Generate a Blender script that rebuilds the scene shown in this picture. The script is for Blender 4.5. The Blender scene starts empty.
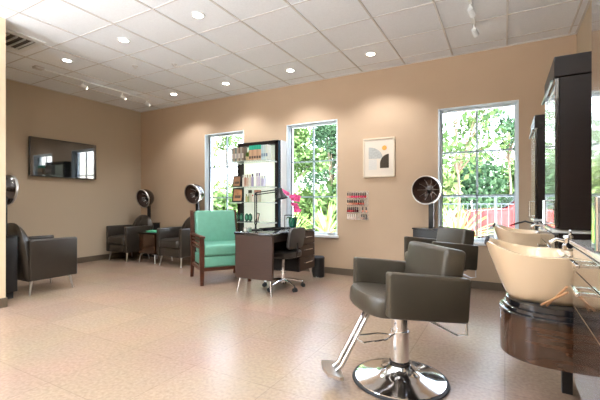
import bpy, bmesh, math, random
from math import sin, cos, pi, radians
from mathutils import Vector, Matrix
random.seed(7)
S = bpy.context.scene
COL = S.collection

# ------------------------------------------------------------------ helpers
def lin(c):
    return tuple((x/12.92 if x <= .04045 else ((x+.055)/1.055)**2.4) for x in c)
def rgb(r, g, b): return lin((r/255, g/255, b/255))

def mat(name, col, rough=.5, metal=0.0, spec=.5, coat=0.0, trans=0.0, ior=1.45, emit=None, estr=0, noise=None, bump=None, alpha=1.0):
    m = bpy.data.materials.new(name); m.use_nodes = True
    nt = m.node_tree; p = nt.nodes['Principled BSDF']
    p.inputs['Base Color'].default_value = (*col, 1)
    p.inputs['Roughness'].default_value = rough
    p.inputs['Metallic'].default_value = metal
    p.inputs['Specular IOR Level'].default_value = spec
    p.inputs['Coat Weight'].default_value = coat
    p.inputs['Coat Roughness'].default_value = .04
    p.inputs['Transmission Weight'].default_value = trans
    p.inputs['IOR'].default_value = ior
    p.inputs['Alpha'].default_value = alpha
    if emit:
        p.inputs['Emission Color'].default_value = (*emit, 1); p.inputs['Emission Strength'].default_value = estr
    tc = nt.nodes.new('ShaderNodeTexCoord')
    if noise:
        sc, amt = noise[0], noise[1]
        n = nt.nodes.new('ShaderNodeTexNoise'); n.inputs['Scale'].default_value = sc; n.inputs['Detail'].default_value = 5
        mp = nt.nodes.new('ShaderNodeMapping')
        if len(noise) > 2: mp.inputs['Scale'].default_value = noise[2]
        nt.links.new(tc.outputs['Object'], mp.inputs[0]); nt.links.new(mp.outputs[0], n.inputs['Vector'])
        r = nt.nodes.new('ShaderNodeValToRGB')
        r.color_ramp.elements[0].position = .3; r.color_ramp.elements[1].position = .7
        r.color_ramp.elements[0].color = (*[max(0, c*(1-amt)) for c in col], 1)
        r.color_ramp.elements[1].color = (*[min(1, c*(1+amt)) for c in col], 1)
        nt.links.new(n.outputs['Fac'], r.inputs[0]); nt.links.new(r.outputs[0], p.inputs['Base Color'])
    if bump:
        n = nt.nodes.new('ShaderNodeTexNoise'); n.inputs['Scale'].default_value = bump[0]; n.inputs['Detail'].default_value = 4
        nt.links.new(tc.outputs['Object'], n.inputs['Vector'])
        b = nt.nodes.new('ShaderNodeBump'); b.inputs['Strength'].default_value = bump[1]; b.inputs['Distance'].default_value = .01
        nt.links.new(n.outputs['Fac'], b.inputs['Height']); nt.links.new(b.outputs[0], p.inputs['Normal'])
    return m

M = {}
M['wall'] = mat('wall_paint', rgb(184, 161, 137), .75, noise=(3, .02), bump=(180, .04))
M['wallr'] = mat('wall_paint_side', rgb(182, 167, 146), .75, bump=(180, .04))
M['stub'] = mat('partition_paint', rgb(228, 210, 182), .7)
M['base'] = mat('baseboard_vinyl', rgb(96, 84, 70), .5)
M['white'] = mat('white_paint', rgb(232, 236, 238), .45)
M['alu'] = mat('window_vinyl', rgb(226, 240, 250), .4)
M['muntin'] = mat('muntin_vinyl', rgb(150, 170, 180), .4)
M['glass'] = mat('window_glass', (1, 1, 1), 0, trans=1, ior=1.0, spec=.2)
M['tbar'] = mat('ceiling_grid_metal', rgb(205, 203, 202), .5)
M['leather'] = mat('taupe_leather', rgb(62, 56, 47), .32, spec=.6, noise=(9, .08), bump=(260, .12))
M['leatherb'] = mat('brown_leather', rgb(46, 40, 34), .3, spec=.6, noise=(9, .1), bump=(260, .12))
M['leatherd'] = mat('dark_leather', rgb(40, 36, 34), .35, spec=.5, bump=(260, .1))
M['chrome'] = mat('chrome', (.86, .86, .87), .09, 1.0)
M['satin'] = mat('satin_steel', (.62, .61, .6), .3, 1.0)
M['blackm'] = mat('black_metal', (.008, .008, .009), .4, spec=.5)
M['blackg'] = mat('black_gloss', (.01, .01, .012), .08, spec=.6, coat=.5)
M['rubber'] = mat('black_rubber', (.02, .02, .022), .6)
M['screen'] = mat('tv_glass', (.004, .005, .006), .04, spec=.9, coat=1)
M['espresso'] = mat('espresso_laminate', rgb(52, 31, 18), .2, coat=.5, noise=(3, .14, (1, 1, 9)))
M['deskwood'] = mat('desk_laminate', rgb(52, 32, 22), .4, noise=(7, .16, (1, 1, 12)))
M['espd'] = mat('espresso_dark', rgb(24, 15, 11), .42, spec=.25, coat=.0, noise=(7, .15, (1, 1, 10)))
M['door'] = mat('gloss_door', rgb(36, 26, 20), .27, spec=1.0, coat=1.0)
M['redwood'] = mat('cherry_wood', rgb(70, 36, 23), .35, noise=(8, .2, (1, 1, 8)))
M['green'] = mat('mint_vinyl', rgb(94, 150, 130), .45, noise=(14, .05), bump=(220, .06))
M['basin'] = mat('bisque_ceramic', rgb(226, 202, 170), .16, coat=.6)
M['domein'] = mat('dryer_bowl', rgb(64, 46, 38), .3, 0, coat=.2)
M['dome'] = mat('dryer_shell', rgb(44, 36, 34), .12, .2, coat=.8)
M['lampdiff'] = mat('lamp_lens', (1, 1, 1), .4, emit=(1, .93, .82), estr=14)
M['ledpanel'] = mat('lit_back_panel', (.82, .88, .78), .4, emit=(.93, 1, .84), estr=.2)
M['shglass'] = mat('shelf_glass', (.75, .9, .84), .05, spec=.6, alpha=.55)
M['paper'] = mat('mat_board', rgb(220, 210, 196), .7)
M['frame'] = mat('silver_wood', rgb(214, 202, 182), .4)
M['acr'] = mat('clear_acrylic', (.92, .9, .86), .1, alpha=.14)
def cm(name, r, g, b, rough=.45, **k):
    key = name
    if key not in M: M[key] = mat(name, rgb(r, g, b), rough, **k)
    return M[key]

class MB:
    def __init__(s): s.v = []; s.f = []
    def add(s, vs, fs, T=None):
        n = len(s.v)
        s.v += [(T @ Vector(v)) if T is not None else Vector(v) for v in vs]
        s.f += [tuple(i+n for i in f) for f in fs]; return s
    def box(s, c, d, bev=0, seg=2, T=None):
        bm = bmesh.new(); bmesh.ops.create_cube(bm, size=1)
        for v in bm.verts: v.co = Vector((v.co.x*d[0], v.co.y*d[1], v.co.z*d[2]))
        if bev: bmesh.ops.bevel(bm, geom=bm.edges[:], offset=min(bev, min(d)*.49), segments=seg, profile=.5, affect='EDGES')
        bm.verts.index_update()
        X = Matrix.Translation(c)
        if T is not None: X = T @ X
        s.add([v.co.copy() for v in bm.verts], [tuple(v.index for v in f.verts) for f in bm.faces], X); bm.free(); return s
    def bx(s, x0, x1, y0, y1, z0, z1, bev=0, seg=2, T=None):
        return s.box(((x0+x1)/2, (y0+y1)/2, (z0+z1)/2), (abs(x1-x0), abs(y1-y0), abs(z1-z0)), bev, seg, T)
    def lathe(s, prof, c=(0, 0, 0), n=32, T=None, cap=True):
        vs = []; fs = []
        for r, z in prof:
            for i in range(n):
                a = 2*pi*i/n; vs.append((c[0]+r*cos(a), c[1]+r*sin(a), c[2]+z))
        k = len(prof)
        for j in range(k-1):
            for i in range(n):
                i2 = (i+1) % n
                fs.append((j*n+i, j*n+i2, (j+1)*n+i2, (j+1)*n+i))
        if prof[0] == prof[-1]: cap = False
        if cap and prof[0][0] > 1e-4: fs.append(tuple(reversed(range(n))))
        if cap and prof[-1][0] > 1e-4: fs.append(tuple((k-1)*n+i for i in range(n)))
        return s.add(vs, fs, T)
    def cyl(s, p0, p1, r0, r1=None, n=16):
        return s.tube([p0, p1], r0, n, r1)
    def tube(s, pts, r, n=10, r1=None, closed=False):
        pts = [Vector(p) for p in pts]; m = len(pts); vs = []; fs = []
        up = None
        for i, p in enumerate(pts):
            if closed: t = pts[(i+1) % m]-pts[i-1]
            else: t = pts[min(i+1, m-1)]-pts[max(i-1, 0)]
            t.normalize()
            if up is None:
                up = Vector((0, 0, 1)) if abs(t.z) < .9 else Vector((1, 0, 0))
            a = t.cross(up).normalized(); b = a.cross(t).normalized(); up = b
            rr = r if r1 is None else r+(r1-r)*i/(m-1)
            for k in range(n):
                q = 2*pi*k/n; vs.append(p+a*cos(q)*rr+b*sin(q)*rr)
        for i in range(m if closed else m-1):
            i2 = (i+1) % m
            for k in range(n):
                k2 = (k+1) % n; fs.append((i*n+k, i*n+k2, i2*n+k2, i2*n+k))
        if not closed: fs.append(tuple(reversed(range(n)))); fs.append(tuple((m-1)*n+k for k in range(n)))
        return s.add(vs, fs)
    def prism(s, poly, a0, a1, axis='z', T=None):
        n = len(poly); vs = []
        for h in (a0, a1):
            for (u, v) in poly:
                vs.append({'z': (u, v, h), 'x': (h, u, v), 'y': (u, h, v)}[axis])
        fs = [(i, (i+1) % n, n+(i+1) % n, n+i) for i in range(n)]
        fs += [tuple(reversed(range(n))), tuple(range(n, 2*n))]
        return s.add(vs, fs, T)
    def loft(s, loops, cap0=True, cap1=True):
        n = len(loops[0]); vs = [v for l in loops for v in l]; fs = []
        for j in range(len(loops)-1):
            for i in range(n):
                i2 = (i+1) % n; fs.append((j*n+i, j*n+i2, (j+1)*n+i2, (j+1)*n+i))
        if cap0: fs.append(tuple(reversed(range(n))))
        if cap1: fs.append(tuple((len(loops)-1)*n+i for i in range(n)))
        return s.add(vs, fs)
    def ball(s, c, r, n=12, sc=(1, 1, 1)):
        k = n//2; prof = [(max(r*sin(pi*j/k), 0), -r*cos(pi*j/k)) for j in range(k+1)]
        T = Matrix.Translation(c) @ Matrix.Diagonal((*sc, 1))
        return s.lathe(prof, (0, 0, 0), n, T)

def build(name, mb, m, parent=None, ang=38, flat=False):
    me = bpy.data.meshes.new(name)
    bm = bmesh.new()
    vs = [bm.verts.new(v) for v in mb.v]
    for f in mb.f:
        try: bm.faces.new([vs[i] for i in f])
        except ValueError: pass
    bmesh.ops.remove_doubles(bm, verts=bm.verts, dist=1e-6)
    bmesh.ops.recalc_face_normals(bm, faces=bm.faces)
    lim = radians(ang)
    for e in bm.edges:
        if len(e.link_faces) == 2:
            e.smooth = e.calc_face_angle(0) < lim
    for f in bm.faces: f.smooth = not flat
    bm.to_mesh(me); bm.free()
    me.materials.append(m if not isinstance(m, str) else M[m])
    o = bpy.data.objects.new(name, me); COL.objects.link(o)
    if parent: o.parent = parent
    return o

def tag(o, label, cat, group=None, kind=None):
    o['label'] = label; o['category'] = cat
    if group: o['group'] = group
    if kind: o['kind'] = kind
    return o
def thing(name, label, cat, loc=(0, 0, 0), rz=0, group=None):
    o = bpy.data.objects.new(name, None); COL.objects.link(o)
    o.empty_display_size = .1
    o.location = loc; o.rotation_euler = (0, 0, rz)
    return tag(o, label, cat, group)
def struct(name, mb, m, parent=None, label=None, **k):
    o = build(name, mb, m, parent, **k)
    if parent is None: o['kind'] = 'structure'
    if label and parent is None: o['label'] = label
    return o
def dup(root, loc, rz, label, group=None):
    r = root.copy(); COL.objects.link(r); r.location = loc; r.rotation_euler = (0, 0, rz); r['label'] = label
    if group: r['group'] = group
    for ch in list(root.children):
        c = ch.copy(); COL.objects.link(c); c.parent = r
        for g in list(ch.children):
            d = g.copy(); COL.objects.link(d); d.parent = c
    return r

# ------------------------------------------------------------------ camera
H = 3.05; XL = -6.82; XR = .724; YB = 5.24; YF = -3.2
cam = bpy.data.cameras.new('camera'); co = bpy.data.objects.new('camera', cam); COL.objects.link(co)
cam.sensor_width = 36; cam.lens = 36*368/600; cam.shift_y = 3/600.; cam.clip_start = .05
co.location = (0, 0, 1.1); co.rotation_euler = (radians(90), 0, radians(29.1))
S.camera = co

# ------------------------------------------------------------------ floor
def floor_mat():
    m = bpy.data.materials.new('floor_tile'); m.use_nodes = True; nt = m.node_tree; p = nt.nodes['Principled BSDF']
    L = nt.links.new; N = nt.nodes.new
    tc = N('ShaderNodeTexCoord')
    n1 = N('ShaderNodeTexNoise'); n1.inputs['Scale'].default_value = 45; n1.inputs['Detail'].default_value = 6
    n2 = N('ShaderNodeTexNoise'); n2.inputs['Scale'].default_value = 1.6; n2.inputs['Detail'].default_value = 3
    v = N('ShaderNodeTexVoronoi'); v.inputs['Scale'].default_value = 60
    for q in (n1, n2, v): L(tc.outputs['Object'], q.inputs['Vector'])
    r1 = N('ShaderNodeValToRGB'); e = r1.color_ramp.elements
    e[0].position = .28; e[0].color = (*rgb(146, 124, 107), 1); e[1].position = .72; e[1].color = (*rgb(165, 143, 125), 1)
    L(n1.outputs['Fac'], r1.inputs[0])
    mx = N('ShaderNodeMixRGB'); mx.blend_type = 'MULTIPLY'; mx.inputs[0].default_value = .25
    L(r1.outputs[0], mx.inputs[1]); L(v.outputs['Distance'], mx.inputs[2])
    mx2 = N('ShaderNodeMixRGB'); mx2.blend_type = 'OVERLAY'; mx2.inputs[0].default_value = .12
    L(r1.outputs[0], mx2.inputs[1]); L(n2.outputs['Color'], mx2.inputs[2])
    br = N('ShaderNodeTexBrick'); br.inputs['Scale'].default_value = 1
    br.offset = 0; br.inputs['Brick Width'].default_value = .61; br.inputs['Row Height'].default_value = .61
    br.inputs['Mortar Size'].default_value = .0035; br.inputs['Mortar Smooth'].default_value = .3
    br.inputs['Color1'].default_value = (.9, .9, .9, 1); br.inputs['Color2'].default_value = (1, 1, 1, 1); br.inputs['Mortar'].default_value = (.72, .7, .68, 1)
    L(tc.outputs['Object'], br.inputs['Vector'])
    mx3 = N('ShaderNodeMixRGB'); mx3.blend_type = 'MULTIPLY'; mx3.inputs[0].default_value = .8
    L(mx2.outputs[0], mx3.inputs[1]); L(br.outputs['Color'], mx3.inputs[2]); L(mx3.outputs[0], p.inputs['Base Color'])
    p.inputs['Roughness'].default_value = .27; p.inputs['Specular IOR Level'].default_value = .55
    b = N('ShaderNodeBump'); b.inputs['Strength'].default_value = .05; b.inputs['Distance'].default_value = .01
    L(n1.outputs['Fac'], b.inputs['Height']); L(b.outputs[0], p.inputs['Normal'])
    return m
struct('floor', MB().bx(XL-.2, XR+.2, YF, YB+.2, -.2, 0), floor_mat())

# ------------------------------------------------------------------ ceiling, tiles and grid
cmz = mat('ceiling_tile', rgb(238, 243, 249), .9, noise=(70, .035), bump=(120, .25))
struct('ceiling', MB().bx(XL-.2, XR+.2, YF, YB+.2, H, H+.2), cmz)
g = MB()
x = .645
while x > XL: g.bx(x-.009, x+.009, YF, YB, H-.008, H+.004); x -= .6225
y = 5.0
yl = 5.0
while y > YF: g.bx(XL, XR, y-.006, y+.006, H-.004, H+.004); y -= .6225
g.bx(XL, XR, YB-.02, YB, H-.01, H+.004).bx(XL, XL+.02, YF, YB, H-.01, H+.004).bx(XR-.02, XR, YF, YB, H-.01, H+.004)
struct('trim_1', g, 'tbar', label='light grey suspended ceiling grid')

# ------------------------------------------------------------------ walls
WT = .2
wins = [(-4.99, -4.06, .58, 2.40), (-3.17, -2.255, .58, 2.395), (-.787, .15, .58, 2.365)]
w = MB(); x0 = XL-WT
for (a, b, z0, z1) in wins:
    w.bx(x0, a, YB, YB+WT, 0, H); w.bx(a, b, YB, YB+WT, 0, z0); w.bx(a, b, YB, YB+WT, z1, H); x0 = b
w.bx(x0, XR+WT, YB, YB+WT, 0, H)
struct('wall_back', w, 'wall', flat=True)
struct('wall_left', MB().bx(XL-WT, XL, YF, YB, 0, H), 'wallr')
struct('wall_right', MB().bx(XR, XR+WT, YF, YB, 0, H), 'wallr')
fw = MB().bx(XL-WT, -6.4, YF-WT, YF, 0, H).bx(-4.2, XR+WT, YF-WT, YF, 0, H).bx(-6.4, -4.2, YF-WT, YF, 0, .1).bx(-6.4, -4.2, YF-WT, YF, 2.6, H)  # unseen window opening, added so daylight brightens the ceiling
struct('wall_front', fw, 'wallr', flat=True)
struct('wall_partition', MB().bx(XL, -4.62, 1.74, 1.89, 0, H), 'stub')
bh = .1
struct('baseboard_back', MB().bx(XL, XR, YB-.012, YB, 0, bh, .003, 1), 'base')
struct('baseboard_left', MB().bx(XL, XL+.012, 1.905, YB-.012, 0, bh, .003, 1), 'base')
struct('baseboard_partition', MB().bx(XL, -4.606, 1.728, 1.902, 0, bh, .003, 1), 'base')
struct('baseboard_right', MB().bx(XR-.012, XR, YF, YB-.012, 0, bh, .003, 1), 'base')

for i, (a, b, z0, z1) in enumerate(wins):
    wl = ['left window behind the display shelves', 'middle window behind the desk', 'right window behind the styling chairs'][i]
    wo = bpy.data.objects.new('window_%d' % (i+1), None); COL.objects.link(wo); wo.location = (0, 0, 0); wo['kind'] = 'structure'; wo['label'] = wl
    j = MB()   # jamb lining
    j.bx(a, a+.016, YB-.004, YB+WT, z0, z1).bx(b-.016, b, YB-.004, YB+WT, z0, z1).bx(a, b, YB-.004, YB+WT, z1-.016, z1)
    build('jamb', j, 'alu', wo)
    build('sill', MB().bx(a-.02, b+.02, YB-.045, YB+WT, z0-.02, z0+.02, .006), 'white', wo)
    f = MB(); yf = YB+.07
    f.bx(a+.016, a+.045, yf, yf+.05, z0+.02, z1-.016, .005, 1).bx(b-.045, b-.016, yf, yf+.05, z0+.02, z1-.016, .005, 1)
    f.bx(a+.045, b-.045, yf, yf+.05, z1-.045, z1-.016, .005, 1).bx(a+.045, b-.045, yf, yf+.05, z0+.02, z0+.055, .005, 1)
    build('frame', f, 'alu', wo)
    mm = MB(); xm = (a+b)/2
    mm.bx(xm-.011, xm+.011, yf+.012, yf+.04, z0+.06, z1-.06)
    for zz in (1.20, 1.775): mm.bx(a+.05, b-.05, yf+.012, yf+.04, zz-.011, zz+.011)
    build('muntin', mm, 'muntin', wo)
    build('pane', MB().bx(a+.05, b-.05, yf+.022, yf+.028, z0+.06, z1-.06), 'glass', wo)

# ------------------------------------------------------------------ ceiling lights
lp = [(-2.78, 2.82), (-3.98, 2.82), (-5.22, 2.84), (-5.17, 4.65), (-3.97, 4.65), (-2.75, 4.65), (-1.53, 4.65)]
lpn = ['nearest the camera in the front row', 'middle one of the front row', 'leftmost of the front row above the armchairs side',
       'in the back row nearest the left corner', 'in the back row above the left window', 'in the back row above the middle window', 'rightmost of the back row above the framed print']
L0 = None
for (px, py), nm in zip(lp, lpn):
    lab = 'small round recessed downlight, ' + nm
    if L0 is None:
        L0 = thing('ceiling_light', lab, 'light', (px, py, H), 0, 'recessed ceiling downlights')
        build('trim_ring', MB().lathe([(.052, -.002), (.052, -.008), (.07, -.008), (.074, -.001), (.052, -.0005), (.052, -.002)], n=28), 'white', L0)
        build('lens', MB().lathe([(0.0001, -.004), (.052, -.004), (.052, -.001), (.0001, -.001)], n=28), 'lampdiff', L0)
    else: dup(L0, (px, py, H), 0, lab)
def spot(loc, e, col=(.98, .98, .985), ang=120, blend=.6, r=.05):
    d = bpy.data.lights.new('downlight_or_fill_beam', 'SPOT'); d.energy = e; d.color = col; d.spot_size = radians(ang); d.spot_blend = blend; d.shadow_soft_size = r
    o = bpy.data.objects.new('downlight_or_fill_beam', d); COL.objects.link(o); o.location = loc
    return o
ENERGY_ROW = 34; UPL = 340
for (px, py) in lp: spot((px, py, H-.03), ENERGY_ROW, ang=125)
for px in (-.4,): spot((px, 2.82, H-.03), ENERGY_ROW, ang=125)  # out-of-view beam without a fixture, added to the row
for px in (-5.2, -3.98, -2.78, -1.55, -.4): spot((px, .4, H-.03), ENERGY_ROW*1.0, ang=140)  # unseen ceiling beams without fixtures, added as fill light
for px in (-5.2, -3.3, -1.3): spot((px, -1.6, H-.03), ENERGY_ROW*1.2, ang=140)  # further fill beams added behind the camera, no fixtures

for (px, py), nm in (((-4.6, 3.435), 'in the middle of the left ceiling'), ((-4.06, 3.66), 'between the two downlight rows')):
    tag(build('sprinkler_head', MB().lathe([(.001, -.03), (.018, -.028), (.02, -.024), (.008, -.02), (.008, -.008), (.036, -.006), (.038, -.0005), (.001, -.0005)], (px, py, H), 20), 'tbar'),
        'small pale sprinkler head '+nm, 'sprinkler')

# ceiling air diffuser
v = thing('ceiling_vent', 'square white air diffuser with dark slots beside the partition', 'vent', (-5.16, 2.14, H))
build('backing', MB().bx(-.26, .26, -.22, .22, -.004, -.001), cm('vent_black', 60, 56, 52), v)
f = MB(); f.bx(-.3, .3, -.26, -.2, -.012, -.0005).bx(-.3, .3, .2, .26, -.012, -.0005).bx(-.3, -.22, -.2, .2, -.012, -.0005).bx(.22, .3, -.2, .2, -.012, -.0005)
build('frame', f, 'white', v)
for k in range(5): build('slat', MB().box((0, -.16+k*.08, -.014), (.44, .004, .03), ), 'white', v)

# track lights
def track(x, y0, y1, heads, label):
    t = thing('track_light', label, 'light', (x, y0, H))
    build('rail', MB().bx(-.016, .016, 0, y1-y0, -.03, -.006, .003, 1), 'white', t)
    build('power_feed', MB().bx(-.05, .05, -.06, .06, -.035, -.002, .006), 'satin', t)
    for yy in heads:
        q = yy-y0
        h = MB().cyl((0, q, -.03), (0, q, -.085), .008, n=8)
        h.cyl((0, q-.03, -.09), (.02, q+.045, -.125), .024, .03, 14)
        hd = build('lamp_head', h, 'white', t)
        build('bulb', MB().cyl((.0185, q+.04, -.1225), (.0205, q+.048, -.1265), .024, n=14), 'lampdiff', hd)
    return t
track(-5.83, 2.78, 4.64, (3.42, 4.1, 4.6), 'long white track light on the ceiling over the corner armchairs')
track(-.29, 2.9, 4.45, (3.4, 3.9, 4.38), 'white track light on the ceiling over the styling chairs')

# ------------------------------------------------------------------ television
t = thing('television', 'flat black television hanging on the left wall', 'television', (XL, 3.645, 1.54))
build('bezel', MB().bx(.03, .075, -.56, .56, 0, .65, .008), 'blackg', t)
build('screen', MB().bx(.0755, .078, -.548, .548, .014, .64), 'screen', t)
build('wall_bracket', MB().bx(.001, .03, -.2, .2, .15, .5), 'blackm', t)

# ------------------------------------------------------------------ lounge armchairs
def puff_back(w, h, zb, y0, th, depthfun, lean=.1, nu=28, nv=20, buttons=()):
    """upholstered back: outline rounded at the top, tufted front (front = -y)"""
    vs = []; fs = []
    def outline(u, v):   # u -1..1, v 0..1
        hh = h*(1-.28*abs(u)**3)
        return u*w/2*(1-.06*v**3), zb+v*hh
    for side in (0, 1):
        for j in range(nv+1):
            for i in range(nu+1):
                u = -1+2*i/nu; v = j/nv
                X, Z = outline(u, v)
                e = min(1, (1-abs(u))*6, (1-v)*5+.0, v*8+.3); e = max(0, e)**.5
                if side == 0:
                    y = y0+lean*(v)-e*th*.6
                    for (bu, bv) in buttons:
                        d2 = ((u-bu)*w/2)**2+((v-bv)*h)**2
                        y += .03*math.exp(-d2/(.028**2))
                else: y = y0+lean*v+e*th*.4
                vs.append((X, y, Z))
    n = (nu+1)*(nv+1)
    for j in range(nv):
        for i in range(nu):
            a = j*(nu+1)+i
            fs.append((a, a+1, a+nu+2, a+nu+1)); fs.append((n+a, n+a+nu+1, n+a+nu+2, n+a+1))
    rim = [i for i in range(nu+1)]+[(j*(nu+1)+nu) for j in range(1, nv+1)]+[nv*(nu+1)+i for i in range(nu-1, -1, -1)]+[j*(nu+1) for j in range(nv-1, 0, -1)]
    for k in range(len(rim)):
        a, b = rim[k], rim[(k+1) % len(rim)]
        fs.append((a, b, n+b, n+a))
    m = MB(); m.add(vs, fs); return m

def armchair(label, loc, rz, m='leather', tuft=True):
    # local: faces -y, width .62 in x, depth .6 in y
    t = thing('armchair', label, 'armchair', loc, rz, 'salon lounge armchairs')
    for s in (-1, 1):
        build('arm', MB().box((s*.275, -.02, .415), (.07, .56, .49), .022, 3), m, t)
    build('seat_base', MB().bx(-.24, .24, -.28, .24, .17, .32, .02), m, t)
    q = MB(); loops = []
    def rr(x0, x1, y0, y1, z, r=.05):
        pts = []
        for (cx, cy, a0) in ((x1-r, y1-r, 0), (x0+r, y1-r, 90), (x0+r, y0+r, 180), (x1-r, y0+r, 270)):
            for k in range(5):
                a = radians(a0+k*22.5); pts.append((cx+r*cos(a), cy+r*sin(a)-(.03*(1-(cx/.24)**2) if cy < 0 else 0), z))
        return pts
    for (ins, z) in ((.03, .318), (.006, .335), (0, .37), (0, .42), (.012, .455), (.05, .475)):
        loops.append(rr(-.238+ins, .238-ins, -.31+ins, .22-ins, z))
    q.loft(loops)
    build('seat_cushion', q, m, t)
    bt = [(-.5, .45), (0, .45), (.5, .45), (-.25, .66), (.25, .66), (-.6, .78), (.6, .78), (0, .85)] if tuft else []
    build('backrest', puff_back(.6, .69, .17, .24, .13, None, .07, buttons=bt), m, t)
    if tuft:
        for (bu, bv) in bt[:5]:
            build('button', MB().ball((bu*.3*.98, .24+.07*bv-.05, .17+bv*.69), .011, 8), m, t)
    for sx in (-1, 1):
        for sy in (-1, 1):
            build('leg', MB().cyl((sx*.24, sy*.22-.01, .175), (sx*.262, sy*.25-.01, 0), .017, .009, 12), 'satin', t)
    return t
armchair('brown leather tub armchair in the far left corner with tufted back', (-6.42, 4.68, 0), 0, 'leatherb')
armchair('brown leather tub armchair between the small side table and green chair', (-5.07, 4.74, 0), 0, 'leatherb')
armchair('dark leather tub armchair seen from behind next to the partition', (-5.20, 2.50, 0), pi, 'leatherb', False)

# ------------------------------------------------------------------ hood dryers
def dryer(label, loc, rz, hoodz, hood_off=(0, -.2), tilt=12, box=None, colfrom=0.0, by=0.0):
    # local: column at origin, hood opening faces -y
    t = thing('hood_dryer', label, 'hair dryer', loc, rz, 'salon hood dryers')
    hx, hy = hood_off
    T = Matrix.Translation((hx, hy, hoodz)) @ Matrix.Rotation(radians(90+tilt), 4, 'X')
    # lathe axis z -> points to -y (opening) after rotation
    sh = [(.172, .062), (.185, .05), (.186, .02), (.178, -.04), (.15, -.1), (.1, -.142), (.05, -.158), (.0005, -.162)]
    build('hood', MB().lathe(sh, n=40, T=T, cap=False), 'dome', t)
    build('rim', MB().lathe([(.174, .058), (.175, .068), (.182, .070), (.188, .062), (.188, .044), (.184, .04), (.182, .055), (.174, .05), (.174, .058)], n=40, T=T), 'satin', t)
    build('inner_bowl', MB().lathe([(.175, .058), (.165, .02), (.14, -.04), (.1, -.085), (.0605, -.1), (.06, -.085), (.045, -.08), (.0005, -.08)], n=40, T=T, cap=False), 'domein', t)
    gr = MB()
    for k in range(10):
        a = 2*pi*k/10; gr.tube([(T @ Vector((.05*cos(a), .05*sin(a), -.082))), (T @ Vector((.1*cos(a), .1*sin(a), -.08))), (T @ Vector((.14*cos(a), .14*sin(a), -.035)))], .004, 6)
    build('air_grille', gr, 'satin', t)
    topz = hoodz-.12
    c = MB().bx(-.034, .034, -.02, .025, colfrom, hoodz-.10, .008)
    build('column', c, 'blackm', t)
    build('neck', MB().tube([(0, 0, hoodz-.14), (0, -.02, hoodz-.05), (hx*.6, hy*.45, hoodz-.02), (hx, hy*.55, hoodz)], .03, 12), 'blackm', t)
    if box:
        build('cabinet', MB().bx(-box[0]/2, box[0]/2, -box[1]+.03+by, .03+by, .08, box[2]-.02, .008), 'blackm', t)
        build('cabinet_top', MB().bx(-box[0]/2-.01, box[0]/2+.01, -box[1]+.02+by, .035+by, box[2]-.02, box[2], .005), 'blackg', t)
        build('plinth', MB().bx(-box[0]/2+.03, box[0]/2-.03, -box[1]+.06+by, .02+by, 0, .08), 'rubber', t)
    else:
        build('base_plate', MB().bx(-.15, .15, -.05, .03, 0, .015, .004), 'blackm', t)
    return t
dryer('brown hood hair dryer on a dark column over the corner armchair', (-6.40, 5.105, 0), 0, 1.20, (.06, -.14), 12, (.4, .15, .7), .6, .08)
dryer('hood hair dryer behind the second armchair and green chair', (-5.09, 5.15, 0), 0, 1.275, (.06, -.14), 12, (.4, .11, .7), .6, .045)
dryer('hood hair dryer half hidden by the partition at the left', (-5.14, 2.09, 0), pi, 1.26, (.13, -.05), 5, (.42, .2, .725), .65, .125)
dryer('hood hair dryer with chrome rim on a black cabinet by the right window', (-.86, 5.16, 0), radians(-8), 1.27, (.0, -.17), 4, (.34, .26, .775), .7)

# ------------------------------------------------------------------ side table with magazine
t = thing('side_table', 'small dark wood side table between the two back armchairs', 'table', (-5.745, 4.74, 0))
build('tabletop', MB().bx(-.225, .225, -.22, .22, .53, .555, .004), 'espd', t)
build('body', MB().bx(-.21, .21, -.205, .21, .17, .53, .004), 'espresso', t)
for sx in (-1, 1):
    for sy in (-1, 1):
        build('leg', MB().tube([(sx*.12, sy*.17, .168), (sx*.19, sy*.18, .15), (sx*.2, sy*.19, .1), (sx*.215, sy*.2, 0)], .011, 8), 'satin', t)
mg = MB()
for k, (dx, a) in enumerate(((0, 8), (.01, -6), (.0, 15))):
    mg.box((0, 0, .006+k*.012), (.27, .2, .011), .003, 1, T=Matrix.Translation((-5.66+dx, 4.66, .556)) @ Matrix.Rotation(radians(a), 4, 'Z'))
tag(build('magazine', MB().add([v for v in mg.v][:len(mg.v)//3], [f for f in mg.f[:len(mg.f)//3]]), cm('teal_cover', 60, 168, 150, .3)), 'teal magazine lying at the bottom of the pile on side table', 'magazine', 'magazines on the side table')
n3 = len(mg.v)//3; f3 = len(mg.f)//3
for k, c, nm in ((1, cm('aqua_cover', 120, 206, 180, .3), 'light aqua magazine in the middle of the pile on side table'), (2, cm('green_cover', 84, 190, 150, .3), 'green magazine on top of the pile on side table')):
    tag(build('magazine', MB().add(mg.v[k*n3:(k+1)*n3], [tuple(i-k*n3 for i in f) for f in mg.f[k*f3:(k+1)*f3]]), c), nm, 'magazine', 'magazines on the side table')

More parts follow.
